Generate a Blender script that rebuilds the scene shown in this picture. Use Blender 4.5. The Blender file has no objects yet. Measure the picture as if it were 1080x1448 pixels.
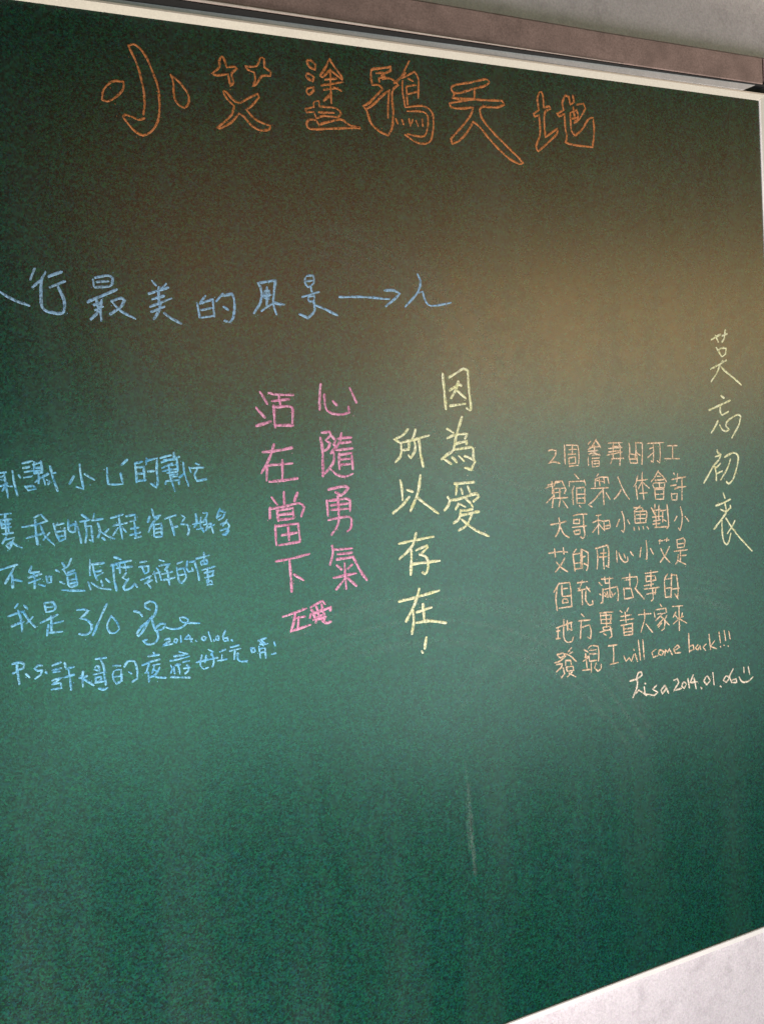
import bpy, bmesh, math, random
from mathutils import Matrix, Vector
random.seed(7)
scene = bpy.context.scene
COL = scene.collection

# ---------------------------------------------------------------- camera
cam_data = bpy.data.cameras.new('camera')
cam_data.sensor_fit = 'HORIZONTAL'
cam_data.sensor_width = 36.0
cam_data.lens = 36.0 * 1300.0 / 1080.0
cam_data.clip_start = 0.02
cam_data.clip_end = 100
camera = bpy.data.objects.new('camera', cam_data)
COL.objects.link(camera)
ROWS = (((0.905046, 0.087002, -0.416321, -1.076366),
    (-0.420298, 0.033055, -0.906784, -0.976587),
    (-0.065131, 0.995660, 0.066483, 1.540536)))
camera.matrix_world = Matrix((ROWS[0], ROWS[1], ROWS[2], (0, 0, 0, 1)))
scene.camera = camera

# ---------------------------------------------------------------- world, lamps, exposure
world = bpy.data.worlds.new('World')
scene.world = world
world.use_nodes = True
world.node_tree.nodes['Background'].inputs['Color'].default_value = (1.0, 0.86, 0.72, 1)
world.node_tree.nodes['Background'].inputs['Strength'].default_value = 0.006


def area(name, loc, target, sx, sy, radiance, color, spread=180, spec=1.0):
    d = bpy.data.lights.new(name, 'AREA')
    d.shape = 'RECTANGLE'
    d.size, d.size_y = sx, sy
    d.color = color
    d.spread = math.radians(spread)
    d.energy = radiance * math.pi * sx * sy      # radiance -> watts
    d.specular_factor = spec
    o = bpy.data.objects.new(name, d)
    COL.objects.link(o)
    o.location = loc
    v = Vector(target) - Vector(loc)
    o.rotation_euler = v.to_track_quat('-Z', 'Y').to_euler()
    return o


# soft daylight from the low left, mostly on the lower half of the board
area('low_daylight', (-3.0, -1.3, 0.3), (-0.25, 0.0, 0.86), 1.0, 1.0, 5.9, (1.0, 0.89, 0.96), 50)
# the bright green-tinted opening opposite the board: gives the sheen in the middle
area('opening', (2.4, -3.4, 0.75), (2.4, 0.0, 0.75), 3.2, 1.9, 0.96, (0.64, 1.0, 0.88), 120)
area('opening_side', (-0.15, -3.4, 0.75), (-0.15, 0.0, 0.75), 1.8, 1.4, 0.70, (0.42, 1.0, 0.75), 120)
# warm lit strip above the opening: the brown sheen across the upper board
area('warm_glow', (3.2, -3.4, 2.1), (2.0, 0.0, 2.0), 3.4, 0.9, 1.26, (1.0, 0.56, 0.235), 120)
area('warm_glow_side', (0.6, -3.4, 2.1), (0.6, 0.0, 2.0), 1.8, 0.85, 0.46, (1.0, 0.44, 0.22), 120)
# added dim warm lamp higher up, browns the top of the board
area('warm_high_fill', (2.1, -3.4, 2.95), (1.0, 0.0, 2.1), 5.4, 0.8, 0.20, (1.0, 0.33, 0.12), 120)
# added lamp low by the wall, aimed up to brighten the frame's undersides
area('frame_fill', (-0.6, -0.45, 0.1), (-0.5, 0.0, 2.05), 2.4, 0.3, 2.3, (1.0, 0.90, 0.76), 50)

scene.view_settings.view_transform = 'Standard'
scene.view_settings.look = 'None'
scene.view_settings.exposure = 0.0
scene.view_settings.gamma = 1.0
scene.view_settings.use_curve_mapping = False


# ---------------------------------------------------------------- materials
class NT:
    def __init__(self, name):
        self.m = bpy.data.materials.new(name)
        self.m.use_nodes = True
        self.t = self.m.node_tree
        self.b = self.t.nodes['Principled BSDF']
        self.out = self.t.nodes['Material Output']
        self.tc = self.t.nodes.new('ShaderNodeTexCoord').outputs['Object']

    def link(self, a, b):
        self.t.links.new(a, b)

    def mapping(self, scale, loc=(0, 0, 0)):
        n = self.t.nodes.new('ShaderNodeMapping')
        n.inputs['Scale'].default_value = scale
        n.inputs['Location'].default_value = loc
        self.link(self.tc, n.inputs['Vector'])
        return n.outputs['Vector']

    def noise(self, scale, detail=2, rough=0.5, vec=None, out='Fac'):
        n = self.t.nodes.new('ShaderNodeTexNoise')
        n.inputs['Scale'].default_value = scale
        n.inputs['Detail'].default_value = detail
        n.inputs['Roughness'].default_value = rough
        self.link(vec if vec is not None else self.tc, n.inputs['Vector'])
        return n.outputs[out]

    def cells(self, scale):
        v = self.t.nodes.new('ShaderNodeTexVoronoi')
        v.inputs['Scale'].default_value = scale
        self.link(self.tc, v.inputs['Vector'])
        return v.outputs['Color']

    def red(self, col):
        v = self.t.nodes.new('ShaderNodeSeparateColor')
        self.link(col, v.inputs[0])
        return v.outputs[0]

    def ramp(self, fac, lo, hi, a=0.0, b=1.0):
        n = self.t.nodes.new('ShaderNodeMapRange')
        self.link(fac, n.inputs['Value'])
        for k, v in zip(('From Min', 'From Max', 'To Min', 'To Max'), (lo, hi, a, b)):
            n.inputs[k].default_value = v
        return n.outputs['Result']

    def math(self, op, a, b):
        n = self.t.nodes.new('ShaderNodeMath')
        n.operation = op
        for s, v in zip(n.inputs, (a, b)):
            if isinstance(v, (int, float)):
                s.default_value = v
            else:
                self.link(v, s)
        return n.outputs[0]

    def mix(self, fac, a, b, blend='MIX'):
        n = self.t.nodes.new('ShaderNodeMix')
        n.data_type = 'RGBA'
        n.blend_type = blend
        for s, v in ((n.inputs['Factor'], fac), (n.inputs['A'], a), (n.inputs['B'], b)):
            if isinstance(v, (int, float)):
                s.default_value = v
            elif isinstance(v, tuple):
                s.default_value = v + (1,)
            else:
                self.link(v, s)
        return n.outputs['Result']

    def grey(self, val):
        n = self.t.nodes.new('ShaderNodeCombineColor')
        for s in n.inputs:
            self.link(val, s)
        return n.outputs[0]

    def bump(self, h, dist, strength=1.0):
        n = self.t.nodes.new('ShaderNodeBump')
        n.inputs['Distance'].default_value = dist
        n.inputs['Strength'].default_value = strength
        self.link(h, n.inputs['Height'])
        self.link(n.outputs['Normal'], self.b.inputs['Normal'])


def board_material():
    n = NT('green_chalkboard_enamel')
    grain = n.red(n.cells(560))
    tint = n.cells(430)
    blotch = n.noise(9, 3, 0.6)
    base = n.mix(n.ramp(blotch, 0.3, 0.7), (0.0015, 0.049, 0.030), (0.0020, 0.049, 0.035))
    vm = n.t.nodes.new('ShaderNodeVectorMath')
    vm.operation = 'MULTIPLY_ADD'
    n.link(tint, vm.inputs[0])
    vm.inputs[1].default_value = (0.7, 0.6, 0.5)
    vm.inputs[2].default_value = (0.65, 0.7, 0.75)
    base = n.mix(1.0, base, vm.outputs[0], 'MULTIPLY')
    base = n.mix(1.0, base, n.grey(n.ramp(grain, 0.0, 1.0, 0.30, 1.7)), 'MULTIPLY')
    # eraser wipes: faint pale dust left in long vertical smears
    wipe = n.noise(1.0, 4, 0.55, n.mapping((13, 13, 1.6), (3.1, 0, 0.7)))
    cloud = n.noise(2.3, 3, 0.6)
    dust = n.math('MULTIPLY', n.ramp(wipe, 0.46, 0.74, 0.0, 0.022), n.ramp(cloud, 0.35, 0.62))
    base = n.mix(dust, base, (0.46, 0.50, 0.47))
    n.link(base, n.b.inputs['Base Color'])
    rg = n.ramp(n.noise(55, 3, 0.6), 0.3, 0.7, 0.245, 0.29)
    rg = n.math('ADD', rg, n.ramp(wipe, 0.4, 0.7, -0.01, 0.02))
    n.link(rg, n.b.inputs['Roughness'])
    n.b.inputs['IOR'].default_value = 2.1
    n.bump(n.noise(600, 1, 0.5), 0.0001, 0.6)
    return n.m


def chalk_material(name, col, col2, cover=0.86):
    n = NT(name)
    g = n.noise(620, 2, 0.65)
    patch = n.noise(75, 3, 0.7)
    base = n.mix(n.ramp(patch, 0.3, 0.7), col, col2)
    base = n.mix(1.0, base, n.grey(n.ramp(g, 0.3, 0.7, 0.8, 1.15)), 'MULTIPLY')
    n.link(base, n.b.inputs['Base Color'])
    n.b.inputs['Roughness'].default_value = 0.95
    n.b.inputs['Specular IOR Level'].default_value = 0.1
    a = n.ramp(n.noise(330, 3, 0.7), 0.38, 0.52, cover - 0.5, 1.0)
    a = n.math('MULTIPLY', a, n.ramp(patch, 0.25, 0.6, cover - 0.16, 1.05))
    n.link(a, n.b.inputs['Alpha'])
    return n.m


def metal_material(name, col, rough, metallic, spot=0.12, grain=500):
    n = NT(name)
    g = n.noise(grain, 2, 0.6)
    s = n.noise(26, 4, 0.65)
    base = n.mix(n.ramp(s, 0.35, 0.7), col, tuple(c * (1 - 1.6 * spot) for c in col))
    base = n.mix(1.0, base, n.grey(n.ramp(g, 0.3, 0.7, 1 - spot, 1 + spot)), 'MULTIPLY')
    n.link(base, n.b.inputs['Base Color'])
    n.b.inputs['Metallic'].default_value = metallic
    n.link(n.ramp(s, 0.3, 0.7, rough - 0.06, rough + 0.1), n.b.inputs['Roughness'])
    n.bump(g, 0.0001, 0.4)
    return n.m


def wall_material():
    n = NT('painted_plaster')
    g = n.noise(380, 3, 0.65)
    tint = n.noise(330, 1, 0.5, out='Color')
    s = n.noise(7, 4, 0.65)
    f = n.noise(34, 4, 0.7)
    base = n.mix(n.ramp(s, 0.38, 0.7), (0.74, 0.69, 0.71), (0.65, 0.60, 0.62))
    base = n.mix(n.ramp(f, 0.52, 0.75, 0, 0.6), base, (0.47, 0.43, 0.45))
    scuff = n.noise(15, 6, 0.75, n.mapping((1, 1, 2.2), (4, 0, 2)))
    base = n.mix(n.ramp(scuff, 0.62, 0.70, 0, 0.35), base, (0.36, 0.33, 0.33))
    base = n.mix(0.10, base, tint, 'OVERLAY')
    base = n.mix(1.0, base, n.grey(n.ramp(g, 0.3, 0.7, 0.84, 1.12)), 'MULTIPLY')
    n.link(base, n.b.inputs['Base Color'])
    n.b.inputs['Roughness'].default_value = 0.85
    n.bump(n.math('ADD', g, f), 0.0005, 0.6)
    return n.m


def plain(name, col, rough=0.8):
    n = NT(name)
    g = n.noise(300, 2, 0.6)
    n.link(n.mix(1.0, col, n.grey(n.ramp(g, 0.3, 0.7, 0.7, 1.3)), 'MULTIPLY'), n.b.inputs['Base Color'])
    n.b.inputs['Roughness'].default_value = rough
    return n.m


M_BOARD = board_material()
M_WALL = wall_material()
M_FRAME = metal_material('cream_anodised_aluminium', (0.92, 0.86, 0.78), 0.40, 0.3, 0.06)
M_RAIL = metal_material('pale_anodised_aluminium', (0.92, 0.89, 0.84), 0.5, 0.0, 0.05)
M_FLANGE = metal_material('grey_aluminium', (0.74, 0.72, 0.74), 0.45, 0.0, 0.10)
M_CASE = metal_material('mauve_brown_painted_steel', (0.36, 0.26, 0.245), 0.45, 0.0, 0.22)
M_LIP = metal_material('pale_steel_lip', (0.55, 0.47, 0.44), 0.35, 0.0, 0.10)
M_SHADE = plain('painted_shade', (0.012, 0.012, 0.013), 0.9)  # near-black that stands for the shade below the casing
M_SCREW = plain('black_screw', (0.02, 0.018, 0.018), 0.5)

CHALK = {
    'title': chalk_material('orange_chalk', (0.84, 0.29, 0.08), (0.70, 0.28, 0.13), 0.76),
    'slogan': chalk_material('pale_blue_chalk', (0.42, 0.66, 0.88), (0.30, 0.54, 0.84), 0.84),
    'pink': chalk_material('pink_chalk', (0.86, 0.30, 0.52), (0.84, 0.46, 0.62), 0.86),
    'yellow': chalk_material('yellow_chalk', (0.90, 0.92, 0.46), (0.92, 0.93, 0.70), 0.94),
    'lemon': chalk_material('lemon_chalk', (0.84, 0.82, 0.42), (0.84, 0.86, 0.62), 0.90),
    'blue': chalk_material('sky_blue_chalk', (0.14, 0.54, 0.92), (0.34, 0.72, 0.92), 0.84),
    'peach': chalk_material('peach_chalk', (0.88, 0.60, 0.36), (0.84, 0.66, 0.50), 0.82),
    'lisa': chalk_material('cream_chalk', (0.88, 0.73, 0.55), (0.86, 0.76, 0.64), 0.88),
}
M_SMEAR = chalk_material('wiped_chalk_dust', (0.40, 0.56, 0.48), (0.42, 0.50, 0.44), 0.30)


def smear_alpha(m, amount):
    t = m.node_tree
    b = t.nodes['Principled BSDF']
    src = b.inputs['Alpha'].links[0].from_socket
    mul = t.nodes.new('ShaderNodeMath')
    mul.operation = 'MULTIPLY'
    mul.use_clamp = True
    t.links.new(src, mul.inputs[0])
    mul.inputs[1].default_value = amount
    t.links.new(mul.outputs[0], b.inputs['Alpha'])


smear_alpha(M_SMEAR, 0.05)
M_WIPE = chalk_material('dry_eraser_dust', (0.40, 0.54, 0.48), (0.42, 0.50, 0.44), 0.30)
smear_alpha(M_WIPE, 0.04)


# ---------------------------------------------------------------- mesh helpers
def obj(name, bm, mat, parent=None, origin=None, bevel=0.0):
    """link a bmesh given in world coordinates as one mesh object"""
    bmesh.ops.recalc_face_normals(bm, faces=bm.faces)
    base = Vector(origin) if origin else (Vector(parent['base']) if parent else Vector((0, 0, 0)))
    for v in bm.verts:
        v.co -= base
    me = bpy.data.meshes.new(name)
    bm.to_mesh(me)
    bm.free()
    me.materials.append(mat)
    o = bpy.data.objects.new(name, me)
    COL.objects.link(o)
    if parent:
        o.parent = parent
        o['base'] = tuple(base)
    else:
        o.location = base
    if bevel:
        b = o.modifiers.new('bevel', 'BEVEL')
        b.width = bevel
        b.segments = 2
        b.limit_method = 'ANGLE'
    return o


def thing(name, label, cat, loc):
    o = bpy.data.objects.new(name, None)
    o.empty_display_size = 0.05
    COL.objects.link(o)
    o.location = loc
    o['base'] = tuple(loc)
    o['label'], o['category'] = label, cat
    return o


def box(bm, x0, x1, y0, y1, z0, z1):
    vs = [bm.verts.new((x, y, z)) for x in (x0, x1) for y in (y0, y1) for z in (z0, z1)]
    for f in ((0, 1, 3, 2), (4, 6, 7, 5), (0, 4, 5, 1), (2, 3, 7, 6), (0, 2, 6, 4), (1, 5, 7, 3)):
        bm.faces.new([vs[i] for i in f])


def loft(bm, rings, closed=True):
    rows = [[bm.verts.new(p) for p in r] for r in rings]
    n = len(rows[0])
    for a, b in zip(rows, rows[1:]):
        for i in range(n if closed else n - 1):
            j = (i + 1) % n
            bm.faces.new((a[i], a[j], b[j], b[i]))
    if closed:
        bm.faces.new(rows[0])
        bm.faces.new(rows[-1][::-1])


# ---------------------------------------------------------------- wall
ZB, ZT = 0.802, 2.0
bm = bmesh.new()
box(bm, -3.2, 2.2, 0.012, 0.16, 0.0, 2.9)
wall = obj('wall', bm, M_WALL)
wall['label'] = 'mottled pale plaster wall behind and below the green chalkboard'
wall['category'] = 'wall'

# ---------------------------------------------------------------- chalkboard
board = thing('chalkboard', 'large green chalkboard covered in coloured handwritten chalk messages, thin pale frame',
              'chalkboard', (-1.3, 0.0, ZB))
bm = bmesh.new()
box(bm, -2.6, 0.0, 0.0, 0.0105, ZB, ZT)
obj('panel', bm, M_BOARD, board)


def rail(points, path_a, path_b):
    """profile lofted between two ends; points are (out, depth) pairs"""
    bm = bmesh.new()
    loft(bm, [[path_a(u, y) for u, y in points], [path_b(u, y) for u, y in points]])
    return bm


# u = distance outwards from the board edge, y = depth (negative towards the viewer)
PROFILE = [(0.0002, 0.009), (0.0002, -0.0002), (0.0066, -0.0054), (0.0086, -0.0054), (0.0092, -0.0034), (0.0092, 0.009)]
top = rail(PROFILE, lambda u, y: (-2.6 - u, y, ZT + u), lambda u, y: (0.0 + u, y, ZT + u))
obj('frame_rail', top, M_FRAME, board)
FLAT = [(0.0002, 0.009), (0.0002, -0.0012), (0.0012, -0.0022), (0.0086, -0.0022), (0.0092, -0.0014), (0.0092, 0.009)]
bot = rail([(u * 0.9, y) for u, y in FLAT],
           lambda u, y: (-2.6 - u, y, ZB - u), lambda u, y: (0.0 + u, y, ZB - u))
obj('frame_rail', bot, M_RAIL, board)
right = rail([(u + 0.00005, y) for u, y in FLAT],
             lambda u, y: (u, y, ZT + u - 0.0002), lambda u, y: (u, y, ZB - u * 0.9 + 0.0002))
obj('frame_rail', right, M_RAIL, board)
left = rail([(u + 0.00005, y) for u, y in FLAT],
            lambda u, y: (-2.6 - u, y, ZT + u - 0.0002), lambda u, y: (-2.6 - u, y, ZB - u * 0.9 + 0.0002))
obj('frame_rail', left, M_RAIL, board)

# outer grey flange of the top rail, its right end cut on a long mitre
bm = bmesh.new()
n = 12
rings = []
for i in range(n + 1):
    x = -2.6 + (2.6 - 0.034) * i / n
    fy = max(0.0, x + 0.9) * 0.004
    h = 2.0166 + max(0.0, (x + 0.9)) * 0.0068
    rings.append([(x, 0.010, 2.0094), (x, -0.0030 - fy, 2.0094), (x, -0.0020 - fy, h), (x, 0.010, h + 0.0005)])
hr = 2.0225
rings.append([(-0.034, 0.010, 2.0096), (-0.034, -0.0066, 2.0096), (-0.001, -0.0058, hr), (-0.001, 0.010, hr + 0.0005)])
loft(bm, rings)
obj('frame_flange', bm, M_FLANGE, board)

# ---------------------------------------------------------------- writing
WRITING = {
  'title': [
    '-9084,-832 -9067,-768 -8974,-678 -8861,-666 -8867,-736 -8949,-831 -9039,-881 -9087,-869 -9084,-832;-8782,-301 -8730,-280 -8670,-312 -8602,-409 -8550,-553 -8511,-699 -8514,-901 -8552,-1056 -8624,-1150 -8703,-1189 -8777,-1163 -8835,-1105 -8891,-1023 -8876,-997 -8815,-1009 -8741,-1037 -8682,-1017;-8782,-301 -8750,-376 -8699,-519 -8665,-715 -8664,-865 -8686,-980;-8369,-546 -8349,-620 -8353,-759 -8315,-844 -8252,-871 -8209,-834 -8195,-756 -8236,-671 -8296,-601 -8357,-557',
    '-7805,-291 -7837,-346 -7842,-411 -7929,-485 -7876,-498 -7751,-471 -7734,-594 -7697,-551 -7710,-461 -7645,-402 -7676,-385 -7760,-402 -7781,-327 -7805,-291;-7374,-254 -7424,-352 -7550,-366 -7526,-402 -7457,-421 -7448,-485 -7483,-573 -7439,-542 -7370,-451 -7275,-441 -7264,-400 -7334,-355 -7333,-262 -7374,-254;-7820,-655 -7785,-729 -7709,-800 -7743,-894 -7832,-980 -7919,-1052 -7864,-1043 -7750,-973 -7659,-873 -7606,-908 -7529,-993 -7434,-1032 -7334,-1016 -7316,-975 -7400,-955 -7495,-911 -7578,-826 -7513,-781 -7421,-680 -7433,-647 -7520,-690 -7651,-763 -7730,-723 -7780,-663 -7820,-655',
    '-6841,-233 -6795,-214 -6731,-260 -6744,-316 -6801,-295 -6841,-233;-6858,-382 -6821,-365 -6765,-399 -6783,-442 -6840,-421 -6858,-382;-6866,-571 -6848,-529 -6773,-508 -6782,-549 -6838,-596 -6866,-571;-6569,-180 -6605,-260 -6689,-377 -6660,-388 -6563,-296 -6491,-343 -6419,-389 -6431,-350 -6514,-250 -6555,-186 -6569,-180;-6632,-412 -6494,-384;-6681,-480 -6421,-417;-6564,-310 -6575,-665;-6567,-555 -6664,-646;-6532,-483 -6443,-515;-6655,-523 -6486,-487;-6785,-671 -6724,-652 -6723,-712 -6518,-714 -6461,-764 -6510,-809 -6676,-811 -6768,-846 -6793,-781 -6882,-789 -6889,-754 -6789,-726 -6785,-671;-6733,-775 -6553,-767;-6241,-910 -6378,-880 -6466,-833 -6590,-863 -6744,-912 -6770,-868 -6859,-870 -6893,-925 -6852,-970 -6626,-948 -6241,-904',
    '-6056,-264 -6037,-233 -5902,-203 -5800,-177 -5803,-222 -5925,-279 -5911,-322 -5810,-311 -5713,-375 -5784,-426 -5808,-517 -5803,-695 -5833,-875 -5890,-963 -6004,-919 -6098,-839 -6138,-711 -6183,-656 -6115,-621 -6009,-522 -5919,-440 -5967,-401 -6050,-409 -6061,-338 -6056,-264;-5990,-271 -5906,-256 -5886,-295 -5961,-327 -5957,-362;-5836,-446 -5865,-612 -5876,-760;-6136,-681 -6049,-629 -5978,-564;-6101,-663 -5942,-525 -5836,-446;-5769,-360 -5691,-298 -5618,-231;-5557,-90 -5615,-186 -5673,-296 -5603,-259 -5496,-203 -5449,-272 -5465,-498;-5658,-324 -5667,-444 -5656,-532 -5645,-620 -5419,-584 -5317,-620 -5277,-707 -5301,-891 -5342,-985 -5432,-1022 -5552,-1001 -5668,-936;-5600,-467 -5460,-423;-5581,-286 -5521,-310;-5611,-379 -5489,-351;-5612,-394 -5609,-587;-5621,-663 -5406,-652 -5349,-728 -5389,-898 -5461,-940 -5633,-924;-5775,-766 -5755,-815;-5697,-768 -5680,-820;-5603,-751 -5592,-831 -5559,-756;-5511,-764 -5488,-822;-5430,-742 -5425,-816',
    '-5014,-332 -4958,-296 -4737,-242 -4512,-179 -4470,-214 -4536,-262 -4686,-308 -4891,-381 -4982,-390 -5014,-332;-4687,-314 -4695,-438 -4603,-436 -4303,-416 -4276,-460 -4384,-502 -4590,-515 -4630,-556 -4600,-662 -4443,-820 -4264,-962 -4082,-1107 -4045,-1143 -4104,-1160 -4272,-1089 -4487,-917 -4643,-759 -4732,-704 -4813,-819 -4929,-937 -5041,-992 -5055,-931 -4881,-764 -4763,-630 -4720,-533 -4904,-566 -5030,-562 -5045,-518 -4861,-470 -4695,-438;-4964,-388 -5004,-453 -4713,-434',
    '-3734,-249 -3779,-333 -3768,-476 -3850,-531 -3833,-561 -3765,-539 -3767,-764 -3837,-930 -3809,-985 -3676,-885 -3508,-742 -3496,-677 -3608,-751 -3691,-806 -3684,-516 -3588,-443 -3606,-412 -3687,-443 -3697,-277 -3734,-249;-3356,-259 -3403,-361 -3388,-440 -3492,-498 -3462,-528 -3379,-488 -3375,-683 -3356,-762 -3385,-846 -3232,-867 -2964,-869 -2924,-694 -2928,-496 -3004,-520 -3117,-661 -3224,-745 -3282,-691 -3288,-464 -3184,-421 -3169,-518 -3235,-589;-3234,-247 -3219,-327 -3282,-366 -3296,-270 -3348,-258;-3180,-356 -3075,-329 -3046,-392 -3150,-533 -3235,-589;-3293,-545 -3190,-520;-3235,-394 -3221,-555',
  ],
  'slogan': [
    '-10214,-2805 -10159,-2847 -10065,-2898 -9959,-2939',
    '-9878,-2579 -9927,-2686;-9779,-2609 -9826,-2684 -9913,-2759;-9814,-2663 -9831,-2737 -9841,-2864 -9839,-2949 -9802,-2991 -9742,-3008 -9671,-3017 -9638,-2995 -9621,-2916 -9635,-2841 -9678,-2735;-9752,-2651 -9625,-2601;-9751,-2757 -9602,-2695',
    '-9329,-2675 -9324,-2740;-9306,-2653 -9176,-2629 -9135,-2650 -9138,-2693 -9163,-2737 -9314,-2751;-9288,-2696 -9181,-2688;-9400,-2899 -9257,-2837 -9101,-2769;-9313,-2870 -9302,-2989 -9383,-3072;-9339,-2929 -9263,-2906;-9333,-2979 -9256,-2946;-9261,-2880 -9281,-2989 -9278,-3087;-9165,-2890 -9065,-2857 -9034,-2878 -9073,-2945 -9187,-3022;-9155,-2901 -9076,-2989 -8940,-3065',
    '-8732,-2675 -8697,-2719;-8593,-2706 -8649,-2759;-8780,-2809 -8573,-2744;-8747,-2865 -8625,-2830;-8670,-2741 -8685,-2931;-8775,-2943 -8550,-2856;-8769,-2998 -8630,-2942;-8661,-2908 -8690,-2987 -8748,-3072;-8635,-3009 -8560,-3065 -8466,-3117',
    '-8184,-2825 -8248,-2905;-8279,-2906 -8260,-3054;-8248,-2905 -8104,-2859 -8102,-3042;-8242,-2974 -8111,-2950;-8237,-3054 -8106,-3035;-7993,-2800 -8070,-2881;-8007,-2823 -7885,-2799 -7868,-2891 -7893,-3053 -7945,-3104 -7992,-3088;-7992,-2938 -7947,-2972',
    '-7384,-2647 -7584,-2678 -7554,-2760 -7576,-2889 -7659,-3006;-7384,-2647 -7411,-2770 -7426,-2876 -7390,-2899 -7303,-2910;-7428,-2899 -7424,-2946 -7400,-3017;-7517,-2759 -7535,-2841 -7474,-2853 -7467,-2759 -7517,-2759;-7489,-2724 -7505,-2923;-7571,-2982 -7440,-2899;-7546,-2818 -7446,-2805',
    '-7025,-2597 -6934,-2584 -6935,-2668 -7008,-2717 -7038,-2669 -7025,-2597;-7016,-2650 -6951,-2639;-6970,-2716 -6968,-2764;-7086,-2825 -6883,-2768;-7016,-2824 -6938,-2812 -6950,-2872 -7007,-2872 -7016,-2824;-6950,-2872 -6950,-2980 -7034,-3057 -7134,-3016;-6920,-2920 -6806,-2967 -6678,-3027',
    '-6636,-2820 -6340,-2817 -6011,-2839;-6060,-2740 -5934,-2738 -5866,-2775 -5941,-2838 -6059,-2921',
    '-5616,-2545 -5584,-2620 -5605,-2709 -5668,-2798 -5806,-2925;-5637,-2760 -5564,-2746 -5541,-2834 -5502,-2898 -5416,-2912 -5192,-2875',
  ],
  'pink': [
    '-6937,-3799 -6959,-3946 -6969,-4086;-6901,-3918 -6896,-4067 -6821,-4136 -6693,-4149 -6610,-4130 -6614,-4070;-6803,-3996 -6758,-4045;-6582,-3854 -6512,-4022',
    '-6985,-4403 -6970,-4523 -6986,-4842;-6965,-4345 -6869,-4342 -6856,-4380 -6924,-4436 -6870,-4469 -6899,-4527 -6949,-4554;-6841,-4396 -6804,-4443 -6831,-4486 -6801,-4510 -6871,-4588;-6838,-4575 -6835,-4650 -6882,-4737 -6993,-4834;-6884,-4767 -6809,-4839 -6713,-4861 -6621,-4837;-6725,-4365 -6747,-4446 -6802,-4532;-6778,-4422 -6607,-4416;-6742,-4476 -6619,-4468;-6804,-4555 -6600,-4544;-6767,-4594 -6780,-4774;-6760,-4610 -6612,-4596 -6612,-4785;-6747,-4663 -6641,-4662;-6752,-4723 -6646,-4722',
    '-6933,-4995 -6737,-4972 -6682,-4992 -6744,-5055 -6827,-5086;-6847,-5031 -6778,-5078;-6959,-5120 -6959,-5292;-6943,-5121 -6715,-5117 -6676,-5143 -6680,-5264;-6915,-5176 -6703,-5174;-6919,-5231 -6699,-5232;-6819,-5086 -6826,-5297;-6959,-5345 -6813,-5328 -6698,-5331 -6672,-5371 -6691,-5460 -6735,-5494;-6819,-5305 -6851,-5415 -6932,-5513',
    '-6933,-5641 -6932,-5739 -6973,-5856;-6920,-5688 -6692,-5696;-6876,-5745 -6696,-5746;-6888,-5804 -6683,-5796 -6641,-5893 -6582,-6007 -6529,-6082;-6893,-5872 -6840,-5924;-6706,-5885 -6758,-5925;-6944,-6010 -6664,-5990;-6795,-5860 -6797,-5997 -6795,-6157;-6799,-6027 -6922,-6149;-6774,-6030 -6667,-6135',
    '-7655,-3864 -7582,-3996;-7712,-4034 -7624,-4146;-7728,-4234 -7559,-4192;-7558,-3875 -7468,-3899 -7277,-3909;-7527,-3969 -7327,-3955;-7443,-3900 -7431,-4009;-7513,-4020 -7511,-4259;-7494,-4036 -7326,-4035 -7293,-4073 -7311,-4247;-7509,-4238 -7303,-4247',
    '-7675,-4525 -7477,-4515 -7329,-4495;-7541,-4446 -7579,-4545 -7640,-4657 -7708,-4754;-7633,-4658 -7654,-4838;-7619,-4673 -7343,-4670;-7455,-4626 -7472,-4851;-7625,-4854 -7457,-4852 -7294,-4842',
    '-7608,-5030 -7554,-5115;-7464,-4983 -7471,-5137;-7306,-5003 -7352,-5095;-7640,-5144 -7649,-5260;-7648,-5158 -7479,-5143 -7291,-5122 -7240,-5171 -7279,-5271;-7558,-5173 -7552,-5298;-7551,-5181 -7373,-5167 -7373,-5278;-7547,-5233 -7385,-5229;-7559,-5290 -7374,-5285;-7594,-5346 -7596,-5565;-7587,-5354 -7324,-5349 -7315,-5535;-7565,-5569 -7316,-5557;-7526,-5462 -7347,-5450;-7443,-5382 -7443,-5522',
    '-7617,-5747 -7415,-5732 -7217,-5706;-7456,-5757 -7455,-5950 -7456,-6106;-7414,-5918 -7310,-5994',
    '-7581,-6376 -7431,-6348 -7303,-6320;-7431,-6348 -7453,-6441 -7501,-6554;-7444,-6413 -7325,-6407;-7396,-6405 -7413,-6522;-7485,-6549 -7366,-6529 -7270,-6512',
    '-7247,-6312 -7099,-6256 -7070,-6297;-7241,-6343 -7212,-6369;-7176,-6314 -7163,-6361;-7111,-6300 -7106,-6346;-7264,-6430 -7253,-6394 -7001,-6344 -7012,-6381;-7214,-6399 -7201,-6439;-7164,-6376 -7152,-6423 -7087,-6416;-7108,-6376 -7086,-6401;-7226,-6458 -7073,-6441;-7169,-6435 -7197,-6499;-7155,-6460 -7074,-6456 -7109,-6497;-7138,-6455 -7079,-6516 -7014,-6510',
  ],
  'yellow': [
    '-5360,-3719 -5352,-3939 -5344,-4146;-5279,-3768 -5152,-3704 -5071,-3666 -5011,-3694 -5010,-3910 -4998,-4086 -4995,-4154 -5012,-4173 -5057,-4144;-5282,-3921 -5147,-3858 -5116,-3866;-5152,-3818 -5198,-3924 -5266,-4016;-5189,-3918 -5123,-3973 -5064,-4023;-5287,-4109 -5077,-4090',
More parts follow.
